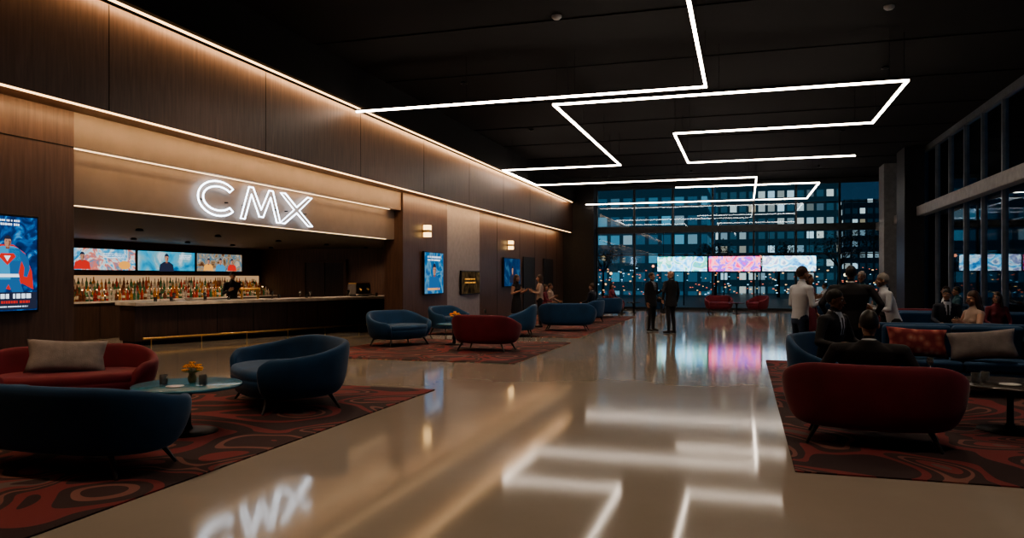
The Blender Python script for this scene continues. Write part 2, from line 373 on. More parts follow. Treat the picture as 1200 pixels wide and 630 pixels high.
def flat_shape(name,pts,m,parent,x=.009):
    b=bmesh.new(); vs=[b.verts.new((x,y,z)) for y,z in pts]; b.faces.new(vs); return bm_obj(name,b,m,parent)
SKINE=emit('printed_face',(.50,.26,.17),.8); WHE=emit('printed_white',(.75,.85,1.0),1.1); REDE=emit('printed_red',(.6,.04,.03),.9); DKE=emit('printed_dark',(.02,.025,.05),1.0); ORE=emit('printed_orange',(.9,.4,.08),.9); CYE=emit('printed_cyan',(.05,.30,.55),.9); SHD=emit('printed_shade',(.03,.12,.30),.9); SKD=emit('printed_face_shadow',(.25,.10,.07),.8)
def ellpts(cy,cz,ry,rz,n=20): return [(cy+ry*math.cos(2*math.pi*i/n),cz+rz*math.sin(2*math.pi*i/n)) for i in range(n)]
def bust(parent,cy,cz,s,shirt,k=0):
    flat_shape('portrait_shoulders',[(cy-.30*s,cz-.28*s),(cy-.26*s,cz-.08*s),(cy-.1*s,cz),(cy+.1*s,cz),(cy+.26*s,cz-.08*s),(cy+.30*s,cz-.28*s)],shirt,parent,.008+k)
    flat_shape('portrait_neck',[(cy-.045*s,cz-.04*s),(cy+.045*s,cz-.04*s),(cy+.045*s,cz+.05*s),(cy-.045*s,cz+.05*s)],SKD,parent,.0085+k)
    flat_shape('portrait_face',ellpts(cy,cz+.10*s,.075*s,.11*s),SKINE,parent,.009+k)
    flat_shape('portrait_cheek',[(cy+.01*s,cz+.0*s),(cy+.06*s,cz+.04*s),(cy+.073*s,cz+.12*s),(cy+.03*s,cz+.12*s)],SKD,parent,.0092+k)
    flat_shape('portrait_hair',[(cy-.09*s,cz+.1*s)]+[(cy+.09*s*math.cos(a),cz+.13*s+.11*s*math.sin(a)) for a in [math.pi-i*math.pi/8 for i in range(9)]]+[(cy+.09*s,cz+.1*s),(cy+.06*s,cz+.16*s),(cy-.06*s,cz+.16*s)],DKE,parent,.0095+k)
    for q in(-.03,.03): flat_shape('portrait_eye',ellpts(cy+q*s,cz+.12*s,.014*s,.009*s,8),DKE,parent,.0096+k)
def bars(parent,y0,y1,z,n,m,h=.03,gap=.05,x=.0098):
    for i in range(n):
        y=y0
        end=y1-random.uniform(0,.2)*(y1-y0)
        while y<end:
            wd=min(random.uniform(.4,.9)*h,end-y)
            if wd<h*.2: break
            flat_shape('text_letter',[(y,z-i*gap),(y+wd,z-i*gap),(y+wd,z-i*gap+h*.8),(y,z-i*gap+h*.8)],m,parent,x); y+=wd+h*(.2 if random.random()<.8 else .7)
t1=tv('menu_display_screen',-16.93,15.35,17.9,1.80,2.44,screen('menu_screen_a',C1,2.2,1.3,seed=1))
bust(t1,-.6,-.02,.9,REDE); bars(t1,.1,1.0,.15,3,WHE); flat_shape('popcorn_picture',ellpts(.85,-.15,.22,.12),ORE,t1,.008)
t2=tv('menu_display_screen',-16.93,17.95,20.4,1.80,2.44,screen('menu_screen_b',C2,1.2,1.3,seed=3))
bust(t2,-.05,-.02,1.05,DKE); bars(t2,.5,1.05,.18,3,WHE,h=.03)
t3=tv('menu_display_screen',-16.93,20.45,22.8,1.80,2.44,screen('menu_screen_c',C3,3.0,.9,seed=6))
bust(t3,-.6,-.05,.8,ORE); bust(t3,.0,-.05,.85,CYE); bust(t3,.6,-.05,.8,REDE)
p1=tv('poster_display_screen',-8.83,6.75,7.68,1.17,2.42,screen('poster_a',[(.2,(.003,.010,.05)),(.48,(.004,.035,.15)),(.60,(.012,.11,.34)),(.78,(.10,.42,.75))],3.6,.95,dist=2.5,seed=2))
bars(p1,-.34,.30,.53,1,WHE,h=.03); bars(p1,-.26,.26,.48,1,WHE,h=.035)
flat_shape('hero_cape',[(-.40,-.30),(-.30,-.02),(-.24,.17),(-.10,.24),(.10,.24),(.26,.14),(.36,-.10),(.38,-.33),(.22,-.25),(.05,-.33),(-.2,-.26)],REDE,p1,.0070)
flat_shape('hero_cape_fold',[(-.33,-.26),(-.25,.02),(-.2,.15),(-.2,-.05),(-.26,-.27)],SKD,p1,.0073)
flat_shape('hero_torso',[(-.21,.13),(-.14,.19),(-.06,.22),(.10,.22),(.18,.19),(.25,.13),(.20,-.0),(.17,-.12),(.19,-.2),(-.14,-.2),(-.12,-.12),(-.16,-.0)],CYE,p1,.0078)
flat_shape('hero_torso_shade',[(.03,.20),(.18,.19),(.25,.13),(.20,-.0),(.17,-.12),(.19,-.2),(.06,-.2)],SHD,p1,.0080)
flat_shape('hero_arm_left',[(-.21,.14),(-.27,.06),(-.29,-.06),(-.26,-.17),(-.21,-.16),(-.22,-.05),(-.18,.04),(-.15,.12)],CYE,p1,.0081); flat_shape('hero_arm_right',[(.25,.14),(.31,.06),(.33,-.06),(.29,-.17),(.24,-.16),(.25,-.05),(.21,.04),(.18,.12)],SHD,p1,.0081)
flat_shape('hero_legs',[(-.13,-.2),(.18,-.2),(.24,-.36),(.08,-.36),(.03,-.26),(-.03,-.36),(-.18,-.36)],SHD,p1,.0080)
flat_shape('hero_emblem',[(-.07,.13),(.10,.13),(.13,.09),(.015,-.02),(-.10,.09)],REDE,p1,.0088); flat_shape('hero_emblem_core',[(-.03,.10),(.06,.10),(.015,.03)],WHE,p1,.0090); flat_shape('hero_belt',[(-.13,-.13),(.17,-.13),(.18,-.17),(-.13,-.17)],WHE,p1,.0089)
bust(p1,.02,.21,.62,CYE)
flat_shape('title_backing',[(-.43,-.58),(.43,-.58),(.43,-.36),(-.43,-.36)],DKE,p1,.0094)
bars(p1,-.38,.38,-.44,1,WHE,h=.075); bars(p1,-.38,.38,-.50,1,REDE,h=.04); bars(p1,-.30,.30,-.55,1,WHE,h=.02)
p2=tv('poster_display_screen',-8.76,20.05,21.5,1.12,2.38,screen('poster_b',[(.2,(.005,.03,.12)),(.45,(.015,.13,.33)),(.55,(.12,.30,.45)),(.7,(.02,.1,.3))],1.8,.85,seed=5))
bust(p2,0,-.05,1.4,SHD); bars(p2,-.5,.5,.45,2,WHE,h=.06,gap=.09); bars(p2,-.5,.5,-.5,1,ORE,h=.08)
p3=tv('poster_display_screen',-8.82,27.8,30.0,1.25,2.4,screen('poster_c',[(.2,(.005,.02,.08)),(.5,(.01,.05,.15)),(.7,(.06,.16,.28))],1.8,.7,seed=8)); bust(p3,0,-.05,1.3,DKE)
p4=tv('framed_poster',-8.82,23.2,25.0,1.05,1.85,screen('poster_d',[(.3,(.02,.015,.01)),(.6,(.16,.10,.05)),(.75,(.3,.2,.08))],2.5,.3,seed=9)); bars(p4,-.6,.6,.1,2,ORE,h=.05,gap=.12)
def sconce(y,z,x):
    e=empty('wall_sconce',(x,y,z))
    box('back_plate',0,.02,-.09,.09,-.18,.18,BRASS,e)
    box('upper_shade',.02,.2,-.1,.1,.03,.17,SCONCE,e,bevel=.01); box('lower_shade',.02,.2,-.1,.1,-.17,-.04,SCONCE,e,bevel=.01)
    box('brass_band',.02,.21,-.105,.105,-.04,.03,BRASS,e)
sconce(20.2,2.96,-8.84); sconce(28.6,2.9,-8.9)
HS=[[(.3,(.02,.10,.3)),(.42,(.08,.42,.7)),(.5,(.5,.65,.7)),(.57,(.06,.35,.2)),(.7,(.03,.15,.45))],
    [(.3,(.25,.01,.08)),(.42,(.65,.02,.16)),(.5,(.7,.22,.25)),(.56,(.06,.05,.6)),(.7,(.45,.02,.12))],
    [(.3,(.02,.08,.25)),(.45,(.1,.42,.65)),(.53,(.55,.65,.65)),(.6,(.2,.2,.35)),(.7,(.05,.25,.3))]]
for i in range(3):
    x0=-4.15+i*2.5
    e=empty('hanging_display_screen',(x0+1.22,38.45,2.29))
    box('frame',-1.22,1.22,0,.08,-.38,.38,BLACKM,e); box('screen',-1.2,1.2,-.006,0,-.36,.36,screen('hall_screen_%d'%i,HS[i],2.0,3.3,seed=i*4+.7),e)
    b=bmesh.new()
    for x in (-.9,.9): bm_box(b,x-.012,x+.012,.03,.05,.38,1.57)
    for x in (-.9,.9): bm_box(b,x-.012,x+.012,.03,.33,1.55,1.6)
    bm_obj('hanger_rods',b,BLACKM,e)

# ------------------------------------------------------------------ rugs
def rug(x0,x1,y0,y1): box('area_rug',x0,x1,y0,y1,0.0,.014,RUG,bevel=.004)
rug(-8.5,-4.25,1.5,10.1); rug(-8.7,-4.1,13.6,18.4); rug(-8.7,-4.25,20,31.5); rug(.41,5.6,6.72,15.6)
# ------------------------------------------------------------------ tub chair
def sup(a,w,d,n=2.45):
    s,c=math.sin(a),math.cos(a)
    return (w/2*math.copysign(abs(s)**(2/n),s), d/2*math.copysign(abs(c)**(2/n),c))
def smoothst(a,b,x):
    t=max(0,min(1,(x-a)/(b-a))); return t*t*(3-2*t)
def tub(name,x,y,fx,fy,m,w=1.45,d=.95,h=.80,arm=.58,z0=.0):
    e=empty(name,(x,y,z0),face_rot(fx,fy))
    b=bmesh.new(); n=44; tm=2.42; loops=[]
    for i in range(n+1):
        th=-tm+2*tm*i/n; a=abs(th)/tm
        P=Vector(sup(th,w,d))
        nn=Vector((P.x/(w/2)**1.2,P.y/(d/2)**1.2)).normalized()
        ht=h-(h-arm)*smoothst(.22,.85,a)-.10*smoothst(.86,1.0,a)**2
        tk=.105
        prof=[(.80,0,.17),(.88,0,.22),(.955,0,.34),(1.0,0,ht-.12),(1.0,.006,ht-.035),(1.0,.028,ht-.006),(1.0,tk*.55,ht),(1.0,tk-.02,ht-.012),(1.0,tk,ht-.05),(1.0,tk+.02,.44),(.94,tk+.02,.30),(.80,tk,.17)]
        fl=1+.05*(1-a)
        L=[]
        for s,o,z in prof:
            q=P*s*(1+(fl-1)*max(0,(z-.3)))-nn*o
            L.append(b.verts.new((q.x,q.y,z)))
        loops.append(L)
    k=len(loops[0])
    for A,B in zip(loops[:-1],loops[1:]):
        for j in range(k): b.faces.new((A[j],A[(j+1)%k],B[(j+1)%k],B[j]))
    b.faces.new(loops[0]); b.faces.new(loops[-1][::-1])
    bmesh.ops.recalc_face_normals(b,faces=b.faces)
    o=bm_obj('upholstered_shell',b,m,e,smooth=True); sm=o.modifiers.new('s','SUBSURF'); sm.levels=1; sm.render_levels=1
    b=bmesh.new(); rows=[]
    for s,z in ((.70,.165),(.79,.18),(.84,.30),(.865,.355),(.855,.37),(.85,.375),(.865,.39),(.865,.44),(.84,.475),(.76,.49),(.5,.498),(.2,.50)):
        rows.append([b.verts.new((sup(2*math.pi*i/40,w*s,d*s)[0],sup(2*math.pi*i/40,w*s,d*s)[1]-.02,z)) for i in range(40)])
    for A,B in zip(rows[:-1],rows[1:]):
        for i in range(40): b.faces.new((A[i],A[(i+1)%40],B[(i+1)%40],B[i]))
    b.faces.new(rows[0][::-1]); b.faces.new(rows[-1]); bmesh.ops.recalc_face_normals(b,faces=b.faces)
    bm_obj('seat_cushion',b,m,e,smooth=True)
    b=bmesh.new()
    for sx in (-1,1):
        for sy in (-1,1): bm_cone(b,(sx*w*.35,sy*d*.33,0),.014,(sx*w*.29,sy*d*.26,.19),.026,10)
    bm_obj('legs',b,LEGM,e)
    return e
Rr=.015
tub('tub_sofa',-5.50,5.15,0,1,BLUE,w=2.15,d=1.0,h=.74,arm=.62,z0=Rr)
tub('tub_armchair',-5.60,8.42,-.66,-.75,BLUE,w=2.08,d=1.42,h=.82,arm=.66,z0=Rr)
tub('tub_sofa',-7.62,7.05,.72,-.69,RED,w=1.90,d=1.0,h=.78,arm=.60,z0=Rr)
tub('tub_armchair',-7.85,16.5,.9,-.4,BLUE,w=1.7,d=1.10,h=.82,z0=Rr)
tub('tub_armchair',-5.45,15.9,.1,1,RED,w=1.6,d=1.0,h=.80,z0=Rr)
tub('tub_armchair',-8.05,20.2,.9,-.4,BLUE,w=1.3,d=.95,h=.80,z0=Rr)
tub('tub_armchair',-5.95,20.2,-.9,-.2,BLUE,w=1.3,d=.95,h=.86,z0=Rr)
tub('tub_sofa',-5.15,22.6,-.1,1,BLUE,w=1.8,d=.95,h=.84,z0=Rr)
tub('tub_armchair',-5.3,30.2,-.6,.8,BLUE,w=1.4,d=.95,z0=Rr)
tub('tub_sofa',-7.2,28.6,.9,.1,RED,w=1.8,d=.95,z0=Rr)
tub('tub_armchair',-5.3,26.9,-.8,.2,BLUE,w=1.3,d=.95,z0=Rr)
tub('tub_armchair',-1.1,36.2,.1,-1,RED,w=1.3,d=.9); tub('tub_armchair',.6,36.4,-.6,-.6,RED,w=1.0,d=.9)
tub('tub_armchair',-3.9,35.5,.8,-.3,BLUE,w=1.1,d=.9); tub('tub_armchair',3.0,32.5,-.8,-.3,BLUE,w=1.1,d=.9)
tub('tub_armchair',-5.6,34.0,.8,-.3,RED,w=1.1,d=.9)
tub('tub_armchair',1.20,8.15,.12,1,RED,w=1.66,d=1.08,h=.80,arm=.60,z0=Rr)
tub('tub_armchair',1.12,10.75,.85,-.45,BLUE,w=1.45,d=1.0,h=.86,z0=Rr)
tub('tub_armchair',3.55,13.9,-.85,-.3,BLUE,w=1.3,d=.95,h=.86,z0=Rr)
tub('tub_armchair',5.0,8.6,-1,.1,BLUE,w=1.2,d=.95,h=.8,z0=Rr)
tub('tub_armchair',5.1,14.6,-.9,-.4,RED,w=1.2,d=.95,h=.85,z0=Rr)
def pillow(name,m,loc,rot,w=.5,h=.5,t=.16,parent=None):
    b=bmesh.new(); n=14; top=[];bot=[]
    for i in range(n+1):
        r1=[];r2=[]
        for j in range(n+1):
            u=-1+2*i/n; v=-1+2*j/n
            pin=1-.10*(1-abs(u))**.8*abs(v)**3; pin2=1-.10*(1-abs(v))**.8*abs(u)**3
            z=t/2*((1-u**4)*(1-v**4))**.55
            z*=1+.06*math.sin(5*u+2)*math.cos(4*v)
            a=b.verts.new((u*w/2*pin2,z,v*h/2*pin)); r1.append(a)
            r2.append(a if (i in(0,n) or j in(0,n)) else b.verts.new((u*w/2*pin2,-z,v*h/2*pin)))
        top.append(r1);bot.append(r2)
    for i in range(n):
        for j in range(n):
            b.faces.new((top[i][j],top[i][j+1],top[i+1][j+1],top[i+1][j]))
            try: b.faces.new((bot[i][j],bot[i+1][j],bot[i+1][j+1],bot[i][j+1]))
            except ValueError: pass
    bmesh.ops.recalc_face_normals(b,faces=b.faces)
    o=bm_obj(name,b,m,parent,loc,True); o.rotation_euler=rot; return o
th=face_rot(.72,-.69)
pillow('throw_pillow',PILG,(-7.64,7.02,.69),(math.radians(-26),math.radians(4),th),.84,.42,.18)
def sofa(name,x,y,fx,fy,w,m,back=.88):
    e=empty(name,(x,y,Rr),face_rot(fx,fy)); h=w/2
    box('base',-h,h,-.42,.42,.13,.32,m,e,bevel=.03)
    n=3 if w>2.2 else 2
    for i in range(n):
        a=-h+.14+i*(w-.28)/n; b_=a+(w-.28)/n
        box('seat_cushion_%d'%(i+1),a+.005,b_-.005,-.44,.2,.32,.47,m,e,bevel=.05,seg=4)
        box('back_cushion_%d'%(i+1),a+.005,b_-.005,.16,.34,.47,back-.02,m,e,bevel=.06,seg=4)
    box('back_frame',-h,h,.30,.46,.2,back,m,e,bevel=.05,seg=4)
    for s in (-1,1): box('arm_%s'%('left' if s<0 else 'right'),s*h-(.14 if s>0 else 0),s*h+(.14 if s<0 else 0),-.42,.42,.2,.64,m,e,bevel=.05,seg=4)
    b=bmesh.new()
    for sx in(-1,1):
        for sy in(-1,1): bm_cone(b,(sx*(h-.1),sy*.36,0),.015,(sx*(h-.12),sy*.34,.15),.025,8)
    bm_obj('legs',b,LEGM,e); return e
sofa('three_seat_sofa',3.3,12.0,0,-1,3.0,BLUE,.94)
sofa('three_seat_sofa',4.35,17.6,-.1,-1,2.7,BLUE,.9)
sofa('three_seat_sofa',5.3,22.5,-1,0,3.2,BLUE,.9)
sofa('three_seat_sofa',3.6,21.0,0,1,2.0,RED,.85)
pillow('throw_pillow',PILR,(2.33,11.85,.71),(math.radians(-18),math.radians(3),0.1),.80,.42,.18)
pillow('throw_pillow',PILG,(3.10,11.72,.70),(math.radians(-22),math.radians(-6),-.12),.82,.42,.18)
# ------------------------------------------------------------------ tables
def table(name,x,y,r,h,m,z0=Rr):
    e=empty(name,(x,y,z0))
    lathe('top',[(r-.02,h-.035),(r,h-.025),(r,h-.008),(r-.01,h)],m,e,seg=48)
    lathe('pedestal',[(.06,.02),(.035,.08),(.03,h*.6),(.05,h-.06),(.12,h-.034)],BLACKM,e,seg=20)
    lathe('base',[(r*.55,0),(r*.55,.012),(r*.3,.025),(.05,.04)],BLACKM,e,seg=32)
def glass(x,y,z,kind=0):
    if kind==0: lathe('drinking_glass',[(.033,0),(.038,.005),(.042,.11),(.039,.11),(.034,.012),(.01,.01)],DRINK,None,(x,y,z),16)
    else: lathe('wine_glass',[(.035,0),(.034,.004),(.006,.012),(.005,.08),(.02,.10),(.04,.14),(.036,.20),(.034,.20),(.037,.14),(.01,.10)],DRINK,None,(x,y,z),16)
VC=simple('vase_ceramic',(.20,.16,.07),.3); PET=simple('orange_petals',(.95,.40,.05),.6); LEAF=simple('leaf_green',(.04,.12,.03),.6)
def vase(x,y,z,s=1.0):
    e=empty('flower_vase',(x,y,z),0,s)
    lathe('vase',[(.03,0),(.045,.02),(.05,.06),(.035,.10),(.04,.12),(.03,.12)],VC,e,seg=20)
    b=bmesh.new(); b2=bmesh.new(); rr=random.Random(3)
    for i in range(16):
        a=rr.uniform(0,6.28); q=rr.uniform(0,.11); p=Vector((q*math.cos(a),q*math.sin(a),.13+rr.uniform(0,.06)+.05*(1-q/.1)))
        bm_cone(b2,(0,0,.1),.003,p,.002,5)
        for k in range(6):
            ka=k*1.047+a; bmesh.ops.create_icosphere(b,subdivisions=1,radius=1,matrix=Matrix.Translation(p+Vector((.020*math.cos(ka),.020*math.sin(ka),.004)))@Matrix.Rotation(ka,4,'Z')@Matrix.Diagonal((.018,.013,.010,1)))
        bm_ell(b,p,(.012,.012,.012),1)
    for i in range(8):
        a=i*.8; bmesh.ops.create_icosphere(b2,subdivisions=1,radius=1,matrix=Matrix.Translation((.06*math.cos(a),.06*math.sin(a),.13))@Matrix.Rotation(a,4,'Z')@Matrix.Diagonal((.035,.014,.006,1)))
    bm_obj('petals',b,PET,e); bm_obj('stems_and_leaves',b2,LEAF,e)
TZ=.515
table('round_side_table',-5.53,6.55,.54,.5,TTOP)
vase(-5.53,6.62,TZ,.92); glass(-5.30,6.5,TZ); glass(-5.70,6.40,TZ)
PLT=simple('plate_ceramic',(.6,.6,.6),.3)
lathe('side_plate',[(.05,0),(.09,.008),(.085,.012),(.02,.006)],PLT,None,(-5.5,6.33,TZ),24)
table('round_side_table',-6.65,17.0,.42,.5,TTOP); vase(-6.65,17.05,TZ,1.2); glass(-6.5,16.9,TZ)
table('round_side_table',-7.0,20.3,.35,.5,TDARK); glass(-7.0,20.3,TZ,1)
table('round_side_table',-6.1,25.2,.4,.5,TDARK); vase(-6.1,25.2,TZ)
table('round_side_table',-6.1,28.8,.4,.5,TDARK)
table('round_side_table',2.68,9.15,.56,.5,TDARK)
glass(2.32,9.0,TZ); glass(2.45,9.15,TZ); glass(2.85,8.95,TZ)
lathe('side_plate',[(.05,0),(.10,.008),(.095,.012),(.02,.006)],PLT,None,(2.62,8.95,TZ),24)
table('round_side_table',-.3,35.2,.35,.5,TDARK,0); table('round_side_table',2.2,10.45,.36,.42,TDARK); glass(2.2,10.45,.435,1)
table('round_side_table',-4.8,34.6,.3,.5,TDARK,0)
def barware():
    for i,(t,s) in enumerate(((.6,.2),(.8,.35),(1.0,.2),(1.15,.35),(1.9,.2),(2.0,.4),(2.6,.25),(3.9,.2),(4.2,.3),(4.9,.3),(5.05,.2),(5.3,.35),(7.6,.05),(6.6,.2))):
        x,y=onbar(t,s); glass(x,y,1.035,i%2)
    x,y=onbar(1.5,.3); lathe('serving_bowl',[(.05,0),(.12,.07),(.115,.075),(.04,.01)],simple('bowl_steel',(.6,.55,.5),.3,metal=.9),None,(x,y,1.035),24)
    x,y=onbar(7.2,.40); e=empty('espresso_machine',(x,y,1.035),BA)
    box('body',-.3,.3,-.2,.2,.05,.38,simple('machine_steel',(.25,.23,.22),.3,metal=.8),e,bevel=.02); box('drip_tray',-.3,.3,-.3,-.2,.03,.08,STONE,e); box('cup_rail',-.28,.28,-.18,.18,.38,.42,BRASS,e)
    box('feet',-.25,.25,-.15,.15,0,.05,BLACKM,e)
    b=bmesh.new()
    for q in(-.15,.15): bm_cone(b,(q,-.2,.24),.035,(q,-.3,.2),.02,10); bm_cone(b,(q,-.26,.22),.012,(q,-.26,.14),.01,8)
    bm_obj('group_heads',b,BRASS,e)
    x,y=onbar(3.3,.35); e=empty('beer_tap_tower',(x,y,1.035),BA)
    b=bmesh.new(); bm_cone(b,(-.25,0,0),.03,(-.25,0,.25),.03); bm_cone(b,(.25,0,0),.03,(.25,0,.25),.03); bm_cone(b,(-.3,0,.27),.04,(.3,0,.27),.04)
    for q in(-.2,-.07,.07,.2): bm_cone(b,(q,-.0,.3),.008,(q,-.03,.42),.018); bm_cone(b,(q,-.04,.27),.01,(q,-.1,.2),.008)
    bm_obj('tower',b,BRASS,e)
barware()

# ------------------------------------------------------------------ people
SK1=simple('skin_light',(.44,.25,.18),.55,var=.05); SK2=simple('skin_tan',(.30,.165,.11),.55,var=.05); SK3=simple('skin_brown',(.15,.075,.045),.55,var=.05)
H1=simple('hair_black',(.010,.008,.007),.5,scale=60); H2=simple('hair_brown',(.05,.024,.014),.5,scale=60); H3=simple('hair_grey',(.25,.23,.21),.6,scale=60)
SUIT=simple('suit_charcoal',(.014,.014,.018),.8); SUITN=simple('suit_navy',(.014,.019,.034),.8); WHITE=simple('shirt_white',(.50,.53,.58),.8,var=.06,scale=5)
JEANS=simple('denim',(.025,.045,.09),.85); SHOE=simple('shoe_leather',(.01,.008,.008),.35); CREAM=simple('blouse_cream',(.40,.30,.25),.8); MAROON=simple('dress_maroon',(.14,.02,.035),.8); TEAL=simple('top_teal',(.03,.10,.13),.8)
LIP=simple('lips',(.30,.08,.07),.5); EYEW=simple('eye_white',(.6,.6,.6),.3); EYEB=simple('iris_dark',(.02,.012,.01),.2)
def make_head():
    b=bmesh.new()
    bm_ell(b,(0,.012,.022),(.074,.094,.10)); bm_ell(b,(0,-.028,-.035),(.060,.062,.075)); bm_ell(b,(0,-.045,-.088),(.036,.036,.028))
    bm_caps(b,(0,-.088,.012),.008,(0,-.108,-.028),.013)
    for s in(-1,1):
        bm_ell(b,(s*.012,-.098,-.033),(.008,.010,.008),2); bm_ell(b,(s*.077,.008,-.008),(.010,.020,.031),2); bm_ell(b,(s*.028,-.078,.028),(.022,.012,.008),2); bm_ell(b,(s*.04,-.06,-.03),(.022,.022,.022),2)
    bm_ell(b,(0,-.088,-.060),(.020,.008,.007),2)
    return remesh(b,.0055,3,.4)
HEADB=make_head(); HEADS={}
def head_mesh(sk):
    if sk.name not in HEADS:
        m=HEADB.copy(); m.materials.append(sk); HEADS[sk.name]=m
    return HEADS[sk.name]
def eyes_mesh():
    b=bmesh.new()
    for s in(-1,1):
        bm_ell(b,(s*.029,-.080,.004),(.013,.011,.008),2)
    n=len(b.faces)
    for s in(-1,1): bm_ell(b,(s*.029,-.0885,.004),(.0055,.004,.0055),2)
    n2=len(b.faces)
    bm_ell(b,(0,-.0925,-.060),(.022,.006,.007),2)
    n3=len(b.faces)
    for s in(-1,1): bm_ell(b,(s*.029,-.089,.027),(.018,.005,.0035),2)
    b.faces.ensure_lookup_table()
    for i,f in enumerate(b.faces): f.material_index=0 if i<n else (1 if i<n2 else (2 if i<n3 else 1)); f.smooth=True
    me=bpy.data.meshes.new('face_features'); b.to_mesh(me); b.free()
    for m in(EYEW,EYEB,LIP): me.materials.append(m)
    return me
EYES=eyes_mesh()
def hair_mesh(kind):
    b=bmesh.new(); bm_ell(b,(0,.018,.028),(.082,.101,.107),4)
    dl=[f for f in b.faces if f.calc_center_median().z < .002-.72*f.calc_center_median().y]
    bmesh.ops.delete(b,geom=dl,context='FACES')
    bmesh.ops.solidify(b,geom=b.faces[:],thickness=.012)
    if kind=='long':
        bm_ell(b,(0,.072,-.06),(.088,.055,.16),3); bm_ell(b,(0,.085,-.19),(.095,.05,.13),3)
        for s in(-1,1): bm_ell(b,(s*.078,.02,-.06),(.022,.045,.12),3); bm_ell(b,(s*.085,.03,-.16),(.025,.045,.09),3)
    if kind=='bun': bm_ell(b,(0,.12,.06),(.045,.045,.045),3)
    return remesh(b,.006,2,.4)
HAIRB={k:hair_mesh(k) for k in('short','long','bun')}; HAIRS={}
def get_hair(k,m):
    key=k+m.name
    if key not in HAIRS:
        q=HAIRB[k].copy(); q.materials.append(m); HAIRS[key]=q
    return HAIRS[key]
def hand_mesh():
    b=bmesh.new()
    bm_caps(b,(0,0,.01),.024,(0,0,-.02),.026)
    for y in(-.028,-.010,.009,.027): bm_caps(b,(0,y*.5,-.015),.016,(0,y,-.085),.0125)
    L=[(-.029,.044,.026,.022),(-.010,.049,.030,.024),(.010,.046,.028,.022),(.028,.035,.021,.019)]
    for y,a,c,d in L:
        p=Vector((0,y,-.088)); ang=.12; r=.0098
        for l in(a,c,d):
            q=p+Vector((-math.sin(ang)*l,y*.06,-math.cos(ang)*l)); bm_caps(b,p,r,q,r*.92); p=q; r*=.92; ang+=.32
    bm_caps(b,(-.004,-.018,-.025),.015,(-.014,-.045,-.055),.0125); bm_caps(b,(-.014,-.045,-.055),.0115,(-.022,-.055,-.085),.0105); bm_caps(b,(-.022,-.055,-.085),.0105,(-.027,-.055,-.108),.009)
    return remesh(b,.0042,2,.35)
HANDB=hand_mesh(); HANDS={}
def get_hand(sk):
    if sk.name not in HANDS:
        q=HANDB.copy(); q.materials.append(sk); HANDS[sk.name]=q
    return HANDS[sk.name]
ARMS={'down':((.065,.02,-.28),(.075,-.05,-.53)),'hold':((.07,.0,-.27),(-.01,-.24,-.18)),'front':((.10,-.04,-.26),(-.06,-.24,-.24)),
 'rest':((.24,-.03,-.21),(.34,-.24,-.26)),'rest_in':((.15,-.02,-.25),(.20,-.26,-.27)),'pocket':((.16,.07,-.24),(.06,-.05,-.45)),'lap':((.07,-.08,-.26),(.0,-.30,-.34)),'out':((.14,-.14,-.20),(.12,-.38,-.14)),'hips':((.20,.06,-.20),(.02,-.02,-.36))}
